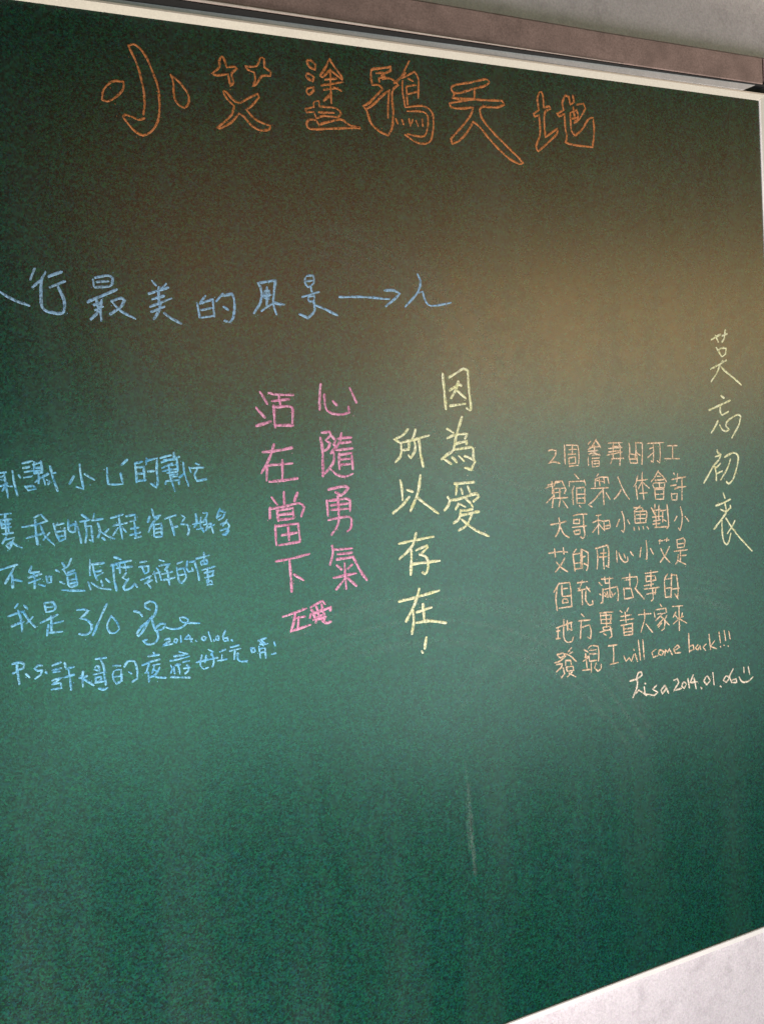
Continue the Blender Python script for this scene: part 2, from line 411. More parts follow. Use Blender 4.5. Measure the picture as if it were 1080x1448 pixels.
    '-5130,-4250 -5172,-4349 -5228,-4481 -5278,-4640 -5358,-4689 -5446,-4744;-5345,-4381 -5263,-4432;-5352,-4495 -5234,-4460 -5070,-4455 -5106,-4514;-5258,-4574 -5179,-4558 -5076,-4543 -5090,-4583;-5278,-4640 -5027,-4621 -4998,-4656 -5002,-4765 -4984,-4801 -5019,-4853 -5045,-4896 -5130,-4866;-5415,-4739 -5320,-4806;-5299,-4726 -5242,-4791;-5206,-4719 -5140,-4784;-5128,-4723 -5052,-4755 -4984,-4801',
    '-5290,-5052 -5016,-5051;-5257,-5061 -5277,-5188;-5199,-5120 -5187,-5182;-5106,-5099 -5073,-5191;-5394,-5206 -5366,-5249 -5226,-5240 -5066,-5205 -4987,-5198 -4957,-5234 -5040,-5289;-5374,-5255 -5393,-5307 -5451,-5363;-5296,-5363 -5254,-5306;-5253,-5292 -5162,-5341;-5140,-5247 -5089,-5299 -5053,-5350;-5227,-5381 -5145,-5388 -5062,-5381;-5240,-5445 -4972,-5418;-5227,-5381 -5240,-5445 -5267,-5493 -5335,-5529;-5074,-5445 -5112,-5514 -5166,-5581 -5268,-5622;-5218,-5490 -5140,-5562 -5029,-5645 -4850,-5735',
    '-5877,-4361 -5940,-4424 -6060,-4470 -5976,-4520 -5975,-4599 -5995,-4677 -6065,-4738;-5961,-4514 -5864,-4494 -5879,-4592;-5975,-4606 -5879,-4598;-5774,-4373 -5802,-4451 -5826,-4476;-5865,-4500 -5782,-4485 -5600,-4448;-5804,-4477 -5787,-4557 -5808,-4635 -5864,-4705 -5884,-4670;-5737,-4481 -5727,-4653 -5701,-4815',
    '-6015,-4958 -6000,-5058 -6002,-5190;-5912,-5164 -5999,-5243 -6137,-5337;-5935,-5076 -5863,-5102;-5746,-4918 -5788,-5101 -5850,-5229 -5909,-5330;-5808,-5173 -5688,-5276 -5537,-5390',
    '-6086,-5704 -5874,-5683 -5620,-5666;-5853,-5601 -5901,-5730 -5977,-5806 -6091,-5885;-5930,-5797 -5941,-5965 -5958,-6089;-5867,-5804 -5714,-5763 -5708,-5785 -5800,-5853;-5824,-5858 -5747,-5894 -5719,-5947 -5727,-6059 -5770,-6104 -5800,-6079;-5926,-5966 -5752,-5964 -5560,-5964',
    '-6135,-6391 -5891,-6366 -5593,-6325;-5856,-6271 -5910,-6406 -5963,-6498 -6060,-6641;-5957,-6520 -5959,-6655 -5992,-6799;-5912,-6548 -5711,-6517;-5819,-6460 -5817,-6667;-5928,-6673 -5754,-6676 -5524,-6729',
    '-5800,-6870 -5833,-7001;-5874,-7027 -5863,-7046',
  ],
  'lemon': [
    '-1075,-3351 -902,-3277;-995,-3294 -946,-3381;-872,-3300 -777,-3272;-806,-3220 -835,-3335 -877,-3387;-989,-3461 -953,-3507 -888,-3589 -824,-3555 -804,-3475 -889,-3468 -952,-3496;-1113,-3758 -932,-3692 -813,-3643;-883,-3647 -933,-3704 -992,-3807 -1107,-3931;-911,-3733 -814,-3811 -663,-3908 -548,-3993',
    '-933,-4133 -880,-4169;-1167,-4327 -963,-4265 -773,-4208;-956,-4271 -961,-4364 -924,-4406 -813,-4364;-1014,-4484 -1072,-4568 -1146,-4646;-978,-4544 -943,-4604 -882,-4636 -803,-4617 -863,-4567 -852,-4509 -738,-4444 -626,-4413 -580,-4439 -618,-4555 -702,-4657 -762,-4736',
    '-1050,-4891 -1035,-4929 -979,-4957 -1024,-5029 -1127,-5109 -1214,-5214 -1318,-5336;-1087,-4981 -988,-4963;-1103,-5123 -1084,-5223 -1086,-5316;-1003,-5086 -1096,-5148;-1076,-5223 -975,-5193;-915,-4998 -754,-4946 -672,-4982 -659,-5052 -719,-5223 -792,-5343 -861,-5382 -901,-5348;-809,-5036 -874,-5163 -1007,-5315',
    '-967,-5505 -938,-5576;-1117,-5673 -975,-5642 -839,-5603;-942,-5651 -924,-5771 -985,-5841 -1167,-5999;-1029,-5731 -932,-5770 -846,-5721;-844,-5690 -838,-5728;-1013,-5888 -1015,-6076 -988,-6204 -940,-6240 -897,-6200 -857,-6091;-772,-5916 -827,-5993 -924,-6084;-937,-5864 -844,-5992 -685,-6171 -465,-6378',
  ],
  'blue': [
    '-10366,-4566 -10312,-4564;-10369,-4606 -10326,-4598;-10372,-4635 -10323,-4633;-10377,-4698 -10333,-4684;-10328,-4563 -10322,-4685 -10312,-4814;-10311,-4674 -10360,-4746;-10307,-4698 -10270,-4706;-10252,-4556 -10242,-4691 -10224,-4803;-10196,-4601 -10185,-4625;-10153,-4487 -10064,-4469;-10152,-4534 -10091,-4526;-10139,-4576 -10067,-4565;-10149,-4628 -10083,-4623;-10146,-4716 -10122,-4759 -10049,-4747 -10069,-4716 -10129,-4717;-10043,-4482 -10052,-4587;-10056,-4505 -9977,-4487 -9977,-4593;-10037,-4541 -9987,-4539;-10040,-4571 -9990,-4568;-10053,-4593 -9975,-4587;-10009,-4602 -10017,-4696;-9978,-4628 -10049,-4682;-9972,-4628 -9921,-4608;-9968,-4640 -9957,-4712;-9897,-4533 -9879,-4647 -9846,-4786;-9887,-4605 -9853,-4601;-9937,-4666 -9915,-4680 -9930,-4714;-9614,-4534 -9611,-4630 -9595,-4787 -9662,-4758;-9681,-4649 -9727,-4723;-9571,-4633 -9483,-4699;-9346,-4588 -9352,-4672 -9347,-4752 -9277,-4763 -9200,-4763 -9215,-4652;-9202,-4567 -9138,-4516;-9063,-4558 -9059,-4656 -9061,-4754;-9063,-4558 -8990,-4544;-9049,-4602 -8976,-4600 -8976,-4748;-9048,-4669 -8975,-4665;-9054,-4743 -8969,-4737;-8939,-4517 -8950,-4577;-8947,-4541 -8829,-4517 -8844,-4634 -8842,-4758 -8860,-4825 -8917,-4777;-8938,-4652 -8876,-4650;-8798,-4519 -8685,-4495;-8789,-4563 -8599,-4519;-8788,-4625 -8679,-4583;-8784,-4657 -8753,-4653;-8652,-4472 -8651,-4547;-8763,-4540 -8626,-4542 -8623,-4661;-8731,-4604 -8630,-4598;-8740,-4647 -8621,-4643;-8737,-4679 -8630,-4673;-8717,-4593 -8712,-4680;-8714,-4705 -8632,-4698;-8765,-4795 -8756,-4764 -8618,-4762 -8622,-4806;-8704,-4743 -8672,-4877;-8715,-4724 -8640,-4720;-8560,-4584 -8556,-4691 -8523,-4832;-8616,-4737 -8563,-4703;-8501,-4638 -8486,-4690;-8483,-4646 -8349,-4648;-8428,-4599 -8398,-4614;-8414,-4657 -8451,-4724 -8424,-4789 -8327,-4777',
    '-10401,-4975 -10304,-4972;-10353,-4973 -10358,-5043;-10395,-5028 -10391,-5110;-10384,-5029 -10303,-5030;-10382,-5070 -10318,-5070;-10391,-5110 -10315,-5105;-10357,-5031 -10360,-5183;-10331,-5034 -10335,-5150;-10385,-5169 -10299,-5165;-10367,-5206 -10404,-5260;-10380,-5228 -10292,-5213 -10326,-5292 -10344,-5319 -10369,-5287 -10328,-5256;-10317,-5257 -10266,-5298 -10230,-5319;-10021,-5009 -9977,-5072;-10044,-5012 -10090,-5032;-10207,-5115 -10096,-5108 -9971,-5078;-10081,-5056 -10085,-5174 -10080,-5305;-10178,-5230 -10038,-5203;-10036,-5120 -10006,-5218 -9925,-5321;-9959,-5198 -10021,-5264;-9913,-5113 -9893,-5217 -9866,-5291 -9813,-5272 -9810,-5165;-9908,-5126 -9817,-5116;-9891,-5193 -9817,-5188;-9873,-5243 -9816,-5236;-9769,-5085 -9771,-5181 -9740,-5214 -9710,-5198 -9704,-5127 -9751,-5146;-9702,-5109 -9680,-5189 -9663,-5330;-9634,-5043 -9575,-5096;-9657,-5113 -9563,-5104;-9610,-5111 -9602,-5221 -9623,-5334;-9603,-5166 -9551,-5165 -9548,-5335 -9580,-5308;-9512,-5048 -9529,-5107;-9541,-5112 -9435,-5103;-9486,-5147 -9468,-5222 -9498,-5292;-9480,-5220 -9392,-5290 -9335,-5320;-9386,-5217 -9436,-5261;-9451,-5296 -9430,-5323;-9353,-5104 -9232,-5078;-9336,-5185 -9197,-5168;-9270,-5106 -9252,-5328;-9291,-5214 -9344,-5282;-9237,-5219 -9211,-5259;-9198,-5100 -9107,-5090 -9105,-5145 -9166,-5158;-9160,-5233 -9082,-5228;-9172,-5299 -9068,-5279;-9119,-5169 -9114,-5330;-9127,-5335 -9065,-5322;-8927,-5050 -8915,-5125;-8957,-5121 -8980,-5181;-8916,-5138 -8846,-5119;-8867,-5142 -8926,-5186 -8982,-5281;-8921,-5199 -8926,-5336;-8916,-5212 -8841,-5207 -8846,-5344;-8907,-5257 -8851,-5253;-8910,-5300 -8854,-5293;-8914,-5343 -8852,-5343;-8800,-5160 -8686,-5133;-8751,-5165 -8732,-5242 -8715,-5344;-8727,-5261 -8677,-5253;-8623,-5139 -8588,-5167 -8623,-5208;-8637,-5232 -8569,-5245 -8554,-5297 -8571,-5358;-8471,-5139 -8466,-5229 -8495,-5277;-8512,-5244 -8389,-5229;-8417,-5182 -8431,-5270 -8397,-5337;-8472,-5304 -8407,-5298;-8388,-5134 -8343,-5138 -8360,-5188 -8387,-5211;-8362,-5213 -8354,-5277 -8377,-5326;-8391,-5261 -8313,-5256;-8314,-5268 -8296,-5360;-8282,-5271 -8356,-5303;-8204,-5105 -8244,-5198;-8206,-5124 -8149,-5149 -8179,-5204 -8227,-5225;-8245,-5204 -8203,-5176;-8136,-5233 -8186,-5293;-8205,-5278 -8138,-5259 -8115,-5300 -8153,-5373 -8194,-5389;-8216,-5342 -8150,-5329 -8119,-5351 -8162,-5398',
    '-10448,-5519 -10382,-5503 -10288,-5484;-10311,-5499 -10361,-5581 -10411,-5658;-10340,-5584 -10347,-5707;-10333,-5626 -10258,-5652;-10159,-5516 -10180,-5573;-10170,-5580 -10092,-5577;-10195,-5624 -10072,-5603;-10143,-5589 -10132,-5656;-10195,-5678 -10087,-5649;-10138,-5667 -10144,-5737;-10102,-5701 -10049,-5725;-10024,-5633 -10018,-5699 -9985,-5697 -9979,-5638 -10024,-5639;-9862,-5513 -9838,-5570;-9774,-5481 -9814,-5555 -9867,-5579;-9929,-5578 -9903,-5599;-9900,-5701 -9862,-5724;-9825,-5620 -9755,-5598;-9827,-5644 -9746,-5629 -9732,-5739;-9823,-5668 -9824,-5740 -9792,-5769 -9739,-5751;-9809,-5694 -9751,-5689;-9812,-5730 -9754,-5725;-9890,-5787 -9784,-5806 -9675,-5819;-9851,-5593 -9837,-5630;-9592,-5513 -9605,-5670;-9590,-5562 -9461,-5558;-9568,-5576 -9562,-5650 -9539,-5726;-9556,-5639 -9491,-5634;-9548,-5688 -9481,-5659;-9628,-5740 -9611,-5815;-9594,-5750 -9529,-5807 -9413,-5839;-9499,-5737 -9492,-5793;-9451,-5724 -9419,-5765;-9351,-5509 -9288,-5540;-9393,-5590 -9188,-5563;-9369,-5586 -9369,-5734 -9356,-5859;-9296,-5570 -9188,-5563;-9338,-5578 -9323,-5604;-9303,-5581 -9305,-5680;-9336,-5627 -9264,-5617;-9250,-5587 -9244,-5662;-9271,-5628 -9181,-5626;-9246,-5687 -9285,-5731 -9240,-5762;-9227,-5751 -9282,-5831 -9272,-5863 -9211,-5852 -9165,-5808 -9144,-5848;-9093,-5592 -9032,-5587;-9109,-5640 -9011,-5639;-9074,-5657 -9054,-5715 -9016,-5701 -9011,-5639;-9102,-5778 -8996,-5747;-9063,-5820 -8987,-5792;-9009,-5764 -9038,-5811 -9006,-5871;-8956,-5708 -8940,-5822;-8928,-5673 -8907,-5713 -8889,-5803;-8970,-5731 -8894,-5715;-8891,-5590 -8849,-5607;-8902,-5651 -8789,-5639 -8844,-5702;-8878,-5742 -8771,-5729;-8820,-5711 -8807,-5864;-8865,-5806 -8751,-5794;-8708,-5648 -8657,-5634;-8718,-5691 -8705,-5838 -8681,-5860 -8626,-5809 -8643,-5706 -8713,-5710;-8706,-5774 -8636,-5770;-8600,-5634 -8612,-5709 -8596,-5749 -8545,-5742 -8555,-5716;-8576,-5650 -8524,-5643 -8496,-5773 -8489,-5851;-8503,-5619 -8366,-5596;-8415,-5565 -8418,-5680;-8454,-5650 -8451,-5689 -8386,-5683 -8389,-5645 -8454,-5650;-8449,-5747 -8311,-5724;-8426,-5781 -8321,-5768 -8345,-5817;-8424,-5833 -8332,-5818;-8390,-5734 -8389,-5888;-8407,-5867 -8404,-5912 -8346,-5913 -8356,-5873 -8408,-5873',
    '-10343,-5911 -10316,-5875;-10257,-5896 -10229,-5933;-10410,-5987 -10330,-5965 -10262,-5955;-10315,-5941 -10294,-6049 -10297,-6155;-10389,-6089 -10277,-6058;-10263,-5974 -10221,-6059 -10172,-6126;-10188,-6024 -10247,-6076;-10066,-5901 -10055,-5989 -9986,-5985 -9964,-5948 -9985,-5898 -10059,-5895;-10057,-5942 -9988,-5944;-10119,-6093 -10029,-6059 -9952,-6030;-10015,-6041 -10022,-6194;-10009,-6115 -9907,-6103;-10047,-6123 -10069,-6227;-10060,-6202 -9923,-6208;-9760,-6008 -9696,-6010 -9652,-6029 -9687,-6065 -9742,-6099 -9679,-6121 -9632,-6181 -9651,-6254 -9705,-6273 -9761,-6256;-9466,-5986 -9536,-6113 -9629,-6291;-9431,-6114 -9469,-6177 -9480,-6230 -9458,-6288 -9406,-6296 -9363,-6260 -9372,-6204 -9407,-6144 -9431,-6120;-9198,-6095 -9145,-6118 -9118,-6162;-9035,-6101 -9079,-6071 -9076,-6032 -9028,-6014 -8974,-6037 -8963,-6094 -8993,-6171 -9060,-6218 -9143,-6278 -9186,-6336 -9173,-6367 -9131,-6328 -9078,-6248 -9016,-6168 -9015,-6248 -8997,-6315 -8984,-6349;-8997,-6315 -8938,-6267 -8883,-6275 -8910,-6319 -8975,-6334 -8973,-6415 -9017,-6465 -9088,-6463 -9131,-6416 -9091,-6414;-8885,-6307 -8816,-6341 -8727,-6337 -8659,-6298 -8640,-6260 -8686,-6229 -8727,-6231 -8714,-6274 -8651,-6296 -8522,-6317;-8904,-6442 -8855,-6433 -8850,-6458 -8908,-6490 -8933,-6502 -8829,-6498;-8792,-6442 -8811,-6472 -8788,-6491 -8770,-6461 -8792,-6442;-8734,-6426 -8735,-6491;-8654,-6429 -8697,-6464 -8617,-6476;-8638,-6440 -8627,-6502;-8578,-6498 -8570,-6507;-8492,-6461 -8511,-6491 -8488,-6511 -8461,-6482 -8492,-6461;-8432,-6428 -8407,-6531;-8381,-6522 -8377,-6532;-8345,-6482 -8360,-6522 -8327,-6530 -8324,-6490 -8345,-6482;-8249,-6438 -8280,-6508 -8266,-6552 -8224,-6550 -8230,-6516 -8272,-6518;-8185,-6547 -8178,-6562',
    '-10372,-6461 -10375,-6566 -10366,-6673;-10415,-6467 -10347,-6458 -10307,-6484 -10316,-6522 -10378,-6532;-10417,-6559 -10392,-6550;-10297,-6585 -10269,-6623;-10143,-6523 -10180,-6517 -10214,-6545 -10185,-6570 -10141,-6570 -10164,-6614 -10216,-6645;-10112,-6595 -10103,-6610;-10045,-6539 -9961,-6519;-10049,-6585 -9966,-6578;-10038,-6607 -9982,-6610;-10058,-6691 -9968,-6673 -10061,-6731;-10072,-6783 -9977,-6779 -9979,-6725 -10055,-6732;-9924,-6531 -9917,-6593 -9840,-6585;-9943,-6677 -9847,-6665;-9892,-6604 -9885,-6815;-9799,-6707 -9721,-6700;-9755,-6646 -9767,-6706 -9768,-6801;-9755,-6721 -9707,-6770 -9665,-6805;-9623,-6538 -9519,-6540;-9572,-6552 -9551,-6617 -9544,-6687;-9622,-6606 -9645,-6644 -9594,-6665 -9597,-6617 -9622,-6606;-9656,-6697 -9544,-6687;-9639,-6727 -9636,-6775 -9584,-6777 -9580,-6730 -9639,-6729;-9550,-6686 -9545,-6783 -9542,-6819;-9650,-6780 -9565,-6780;-9616,-6847 -9572,-6868 -9531,-6855;-9454,-6633 -9382,-6644;-9452,-6688 -9465,-6769 -9437,-6829 -9381,-6804 -9378,-6686 -9452,-6688;-9450,-6751 -9391,-6754;-9343,-6664 -9306,-6615 -9259,-6615 -9227,-6641 -9215,-6741 -9221,-6810 -9277,-6835;-9301,-6727 -9276,-6745;-9032,-6560 -9019,-6594;-9090,-6591 -8980,-6592;-9160,-6677 -9064,-6652 -8976,-6641;-9089,-6672 -9119,-6748;-9135,-6761 -9104,-6758 -9104,-6863;-9051,-6694 -8980,-6689;-9037,-6713 -9065,-6773;-8983,-6729 -9028,-6795 -9093,-6817;-9047,-6743 -9010,-6765;-9068,-6804 -9015,-6829 -8929,-6847;-8764,-6593 -8678,-6630;-8823,-6632 -8711,-6634;-8867,-6675 -8778,-6672 -8664,-6657;-8863,-6724 -8850,-6767 -8869,-6804;-8833,-6745 -8830,-6819;-8798,-6718 -8784,-6737 -8775,-6828;-8815,-6732 -8767,-6731;-8733,-6712 -8668,-6706;-8696,-6751 -8672,-6763 -8684,-6810 -8719,-6837;-8730,-6778 -8665,-6780;-8873,-6850 -8778,-6868 -8674,-6886;-8525,-6670 -8550,-6774 -8513,-6821 -8470,-6811;-8588,-6735 -8422,-6719;-8477,-6678 -8499,-6749;-8447,-6616 -8399,-6648 -8427,-6677;-8410,-6672 -8400,-6764 -8421,-6811;-8439,-6725 -8355,-6721;-8325,-6660 -8265,-6644;-8303,-6696 -8316,-6761;-8358,-6754 -8257,-6753;-8205,-6628 -8111,-6617;-8216,-6668 -8097,-6657;-8158,-6685 -8173,-6766;-8126,-6707 -8131,-6773 -8091,-6805 -8031,-6806;-7978,-6670 -7964,-6723 -7929,-6712 -7935,-6677 -7978,-6675;-7886,-6600 -7797,-6587;-7869,-6611 -7830,-6667;-7882,-6668 -7875,-6796;-7851,-6596 -7803,-6654;-7875,-6694 -7814,-6695 -7814,-6806;-7870,-6737 -7818,-6737;-7872,-6644 -7785,-6648;-7705,-6643 -7696,-6687;-7742,-6776 -7698,-6774',
  ],
  'peach': [
    '-3891,-4733 -3842,-4721 -3776,-4740 -3792,-4794 -3844,-4852 -3907,-4893 -3821,-4878 -3731,-4904;-3644,-4677 -3645,-4803 -3646,-4915;-3613,-4674 -3434,-4689 -3422,-4807 -3436,-4928;-3580,-4736 -3462,-4738;-3596,-4796 -3478,-4798;-3521,-4689 -3527,-4790;-3587,-4848 -3585,-4919 -3485,-4915 -3480,-4834 -3586,-4843;-3587,-4949 -3450,-4948;-3140,-4629 -3209,-4717 -3275,-4754;-3141,-4639 -3070,-4735;-3248,-4725 -3095,-4724;-3276,-4775 -3124,-4774;-3266,-4816 -3202,-4800 -3089,-4837;-3281,-4856 -3281,-4959;-3216,-4830 -3102,-4826;-3219,-4871 -3104,-4873;-3221,-4901 -3219,-4984 -3111,-4981 -3107,-4909 -3221,-4906;-3211,-4943 -3121,-4944;-3171,-4709 -3170,-4802;-3270,-4683 -3231,-4654;-2945,-4686 -2718,-4693;-2943,-4758 -2728,-4755;-2974,-4844 -2726,-4818;-2900,-4896 -2705,-4903;-2861,-4685 -2873,-4882;-2770,-4690 -2751,-4796 -2769,-4993;-2877,-4736 -2747,-4738;-2894,-4797 -2764,-4800;-2887,-4897 -2917,-4962;-2946,-4805 -2875,-4804;-2601,-4710 -2591,-4763 -2596,-4847;-2603,-4857 -2590,-4973 -2471,-4981 -2478,-4875 -2603,-4857;-2593,-4920 -2481,-4922;-2488,-4706 -2487,-4811 -2506,-4905;-2488,-4706 -2375,-4717 -2385,-4881 -2399,-5007;-2489,-4832 -2425,-4878;-2281,-4728 -2009,-4732;-2187,-4744 -2186,-4829 -2202,-4988 -2241,-4964;-2292,-4918 -2180,-4851;-2078,-4739 -2074,-4900 -2093,-5005 -2133,-4971;-2259,-4803 -2190,-4786;-1943,-4779 -1777,-4786;-1854,-4795 -1863,-4950;-2001,-4952 -1745,-4968',
    '-3969,-5205 -3871,-5182;-3931,-5167 -3734,-5141;-3868,-5132 -3861,-5213 -3871,-5283;-3969,-5396 -3855,-5314;-3807,-5126 -3835,-5185;-3819,-5135 -3709,-5133 -3677,-5207 -3655,-5249 -3683,-5298;-3849,-5224 -3752,-5221 -3759,-5332;-3850,-5234 -3844,-5325;-3828,-5276 -3743,-5273;-3857,-5344 -3637,-5352;-3857,-5344 -3883,-5463;-3748,-5353 -3779,-5462;-3713,-5387 -3645,-5484;-3727,-5223 -3678,-5227;-3507,-5056 -3448,-5122;-3603,-5212 -3599,-5151 -3400,-5156 -3351,-5170;-3362,-5148 -3341,-5211;-3529,-5218 -3571,-5296;-3552,-5277 -3550,-5451;-3493,-5241 -3368,-5240;-3488,-5262 -3493,-5435 -3368,-5446 -3357,-5262;-3486,-5323 -3373,-5327;-3489,-5374 -3377,-5378;-3458,-5469 -3440,-5491;-3130,-5083 -3157,-5112;-3191,-5243 -3185,-5151 -3107,-5125 -2979,-5135 -2965,-5219;-3121,-5145 -3114,-5239;-3044,-5140 -3035,-5214;-3256,-5264 -2981,-5275;-3065,-5274 -3059,-5492;-3093,-5313 -3214,-5417 -3307,-5471 -3258,-5506;-3017,-5340 -2958,-5428;-3173,-5162 -3034,-5193;-2811,-5147 -2765,-5255 -2706,-5364 -2638,-5454;-2769,-5317 -2825,-5386 -2893,-5433;-2481,-5149 -2513,-5242 -2556,-5291;-2515,-5284 -2499,-5465;-2398,-5112 -2406,-5239 -2392,-5474;-2485,-5217 -2323,-5213;-2420,-5249 -2478,-5329;-2393,-5251 -2290,-5333;-2461,-5389 -2334,-5393;-2127,-5110 -2186,-5191 -2258,-5250;-2128,-5120 -2049,-5190 -1985,-5270;-2189,-5234 -2038,-5234;-2218,-5274 -2013,-5279 -2030,-5342 -2208,-5339 -2218,-5274;-2109,-5272 -2113,-5336;-2196,-5361 -2190,-5490 -2053,-5501 -2039,-5363 -2196,-5356;-2179,-5427 -2049,-5432;-2145,-5183 -2090,-5187;-1854,-5161 -1841,-5183;-1900,-5244 -1816,-5239;-1919,-5329 -1821,-5325;-1852,-5377 -1796,-5370;-1911,-5437 -1902,-5524 -1819,-5531 -1807,-5445 -1912,-5443;-1785,-5176 -1805,-5283;-1788,-5230 -1647,-5230;-1809,-5359 -1647,-5360;-1711,-5236 -1728,-5539',
    '-3921,-5678 -3805,-5673 -3681,-5659;-3788,-5604 -3776,-5696 -3805,-5775 -3858,-5841;-3771,-5717 -3728,-5813 -3645,-5872;-3565,-5598 -3477,-5585 -3346,-5592;-3403,-5607 -3405,-5741 -3394,-5866 -3428,-5904 -3464,-5880;-3556,-5645 -3565,-5695 -3472,-5704 -3469,-5653 -3556,-5647;-3587,-5744 -3361,-5745;-3566,-5798 -3549,-5840 -3474,-5837 -3465,-5787 -3559,-5793;-3202,-5625 -3125,-5622;-3258,-5713 -3167,-5691 -3091,-5708;-3164,-5639 -3172,-5877;-3171,-5753 -3266,-5842;-3158,-5743 -3098,-5812;-3079,-5709 -3073,-5835;-3066,-5710 -2988,-5707 -2974,-5802;-3098,-5817 -2994,-5811;-3057,-5774 -2979,-5771;-2773,-5611 -2746,-5697 -2741,-5835 -2763,-5886 -2795,-5861;-2819,-5712 -2870,-5802;-2681,-5730 -2652,-5785;-2465,-5563 -2548,-5609;-2573,-5575 -2426,-5588 -2415,-5631;-2562,-5619 -2558,-5783;-2549,-5630 -2362,-5636 -2351,-5690 -2384,-5789;-2538,-5674 -2364,-5684;-2542,-5726 -2381,-5736;-2552,-5784 -2377,-5792;-2462,-5627 -2471,-5786;-2582,-5839 -2577,-5877;-2502,-5842 -2494,-5880;-2428,-5843 -2416,-5882;-2361,-5850 -2335,-5884;-2271,-5601 -2203,-5714;-2208,-5564 -2212,-5638;-2140,-5580 -2144,-5644;-2254,-5645 -2116,-5636;-2259,-5731 -2080,-5730;-2248,-5785 -2125,-5780;-2200,-5671 -2199,-5876;-2226,-5873 -2020,-5882;-2117,-5657 -1979,-5653;-1996,-5581 -1986,-5766 -1985,-5874 -2022,-5908;-2077,-5671 -2085,-5811;-2264,-5826 -2141,-5827;-2145,-5655 -2152,-5772;-2069,-5780 -2029,-5805;-1762,-5634 -1733,-5756 -1755,-5885 -1787,-5958 -1813,-5923;-1832,-5758 -1877,-5819;-1685,-5771 -1625,-5842',
    '-3975,-6042 -3803,-6040 -3687,-6057;-3880,-5996 -3875,-6103;-3745,-5995 -3738,-6077;-3729,-6129 -3789,-6205 -3887,-6296;-3867,-6165 -3792,-6245 -3697,-6312;-3543,-6036 -3596,-6092 -3590,-6196 -3580,-6321;-3597,-6098 -3496,-6093;-3579,-6218 -3485,-6213;-3571,-6291 -3459,-6293 -3456,-6045 -3358,-6097 -3368,-6262 -3398,-6331;-3462,-6148 -3411,-6143;-3468,-6044 -3484,-6290;-3430,-6234 -3381,-6261;-3235,-6058 -3034,-6032 -3020,-6133 -3039,-6330 -3076,-6305;-3210,-6082 -3206,-6218 -3226,-6330;-3156,-6129 -3066,-6133;-3184,-6178 -3056,-6182;-3101,-6083 -3115,-6207 -3111,-6343;-2896,-6125 -2892,-6273;-2852,-6161 -2824,-6238 -2761,-6293 -2708,-6278 -2711,-6229;-2774,-6180 -2751,-6236;-2661,-6160 -2617,-6218;-2385,-6040 -2379,-6158 -2387,-6297 -2413,-6283;-2478,-6126 -2506,-6252;-2317,-6154 -2274,-6234;-2168,-6061 -2100,-6068;-2147,-6053 -2157,-6106;-2072,-6060 -1996,-6068;-2022,-6044 -2032,-6086;-1988,-6166 -2055,-6257 -2158,-6360;-2140,-6172 -2084,-6276 -1993,-6378;-1851,-6093 -1842,-6192 -1730,-6193 -1704,-6108 -1737,-6067 -1850,-6083;-1832,-6139 -1734,-6143;-1908,-6235 -1675,-6237;-1795,-6230 -1805,-6393;-1779,-6308 -1701,-6311;-1841,-6291 -1852,-6366 -1890,-6416;-1852,-6366 -1798,-6394 -1708,-6437',
    '-3836,-6447 -3927,-6554;-3872,-6507 -3900,-6644 -3890,-6797;-3836,-6452 -3673,-6455 -3660,-6566 -3660,-6773;-3808,-6526 -3717,-6526;-3799,-6484 -3801,-6624 -3671,-6630;-3790,-6658 -3800,-6711 -3715,-6711 -3725,-6667 -3790,-6658;-3862,-6768 -3660,-6773;-3555,-6475 -3396,-6478;-3474,-6457 -3520,-6550;-3549,-6580 -3361,-6570;-3413,-6542 -3357,-6614;-3483,-6588 -3488,-6774;-3423,-6595 -3431,-6726 -3375,-6794 -3320,-6785 -3324,-6740;-3547,-6547 -3509,-6585;-3209,-6511 -3164,-6555;-3205,-6667 -3179,-6681;-3199,-6789 -3164,-6783;-3166,-6472 -2981,-6483;-3110,-6456 -3101,-6535;-3029,-6466 -3040,-6543;-3101,-6535 -3033,-6538;-3147,-6607 -3157,-6773;-3147,-6618 -3037,-6610 -2913,-6603 -2897,-6694 -2910,-6793;-3033,-6543 -3037,-6721;-3122,-6655 -3097,-6691;-3081,-6649 -3072,-6728 -3125,-6699;-3013,-6657 -2989,-6727 -3031,-6733;-2946,-6688 -2974,-6707;-2821,-6502 -2589,-6506;-2692,-6449 -2696,-6629;-2801,-6639 -2796,-6785 -2648,-6782 -2683,-6653 -2802,-6644;-2575,-6508 -2566,-6588 -2598,-6652;-2613,-6662 -2546,-6738 -2466,-6827;-2760,-6531 -2690,-6534;-2431,-6480 -2215,-6482;-2419,-6515 -2417,-6595 -2251,-6592 -2262,-6533 -2419,-6521;-2330,-6457 -2335,-6673;-2455,-6647 -2297,-6643;-2458,-6692 -2206,-6700;-2419,-6765 -2261,-6762;-2258,-6717 -2276,-6783;-2315,-6698 -2309,-6848 -2347,-6871;-2043,-6536 -2099,-6610 -2098,-6851;-2091,-6599 -1988,-6600;-2084,-6727 -1981,-6728;-2091,-6852 -2017,-6850 -1995,-6841;-1970,-6544 -1996,-6864;-1971,-6556 -1883,-6566 -1864,-6765 -1886,-6890;-1967,-6752 -1849,-6755;-1927,-6827 -1872,-6903',
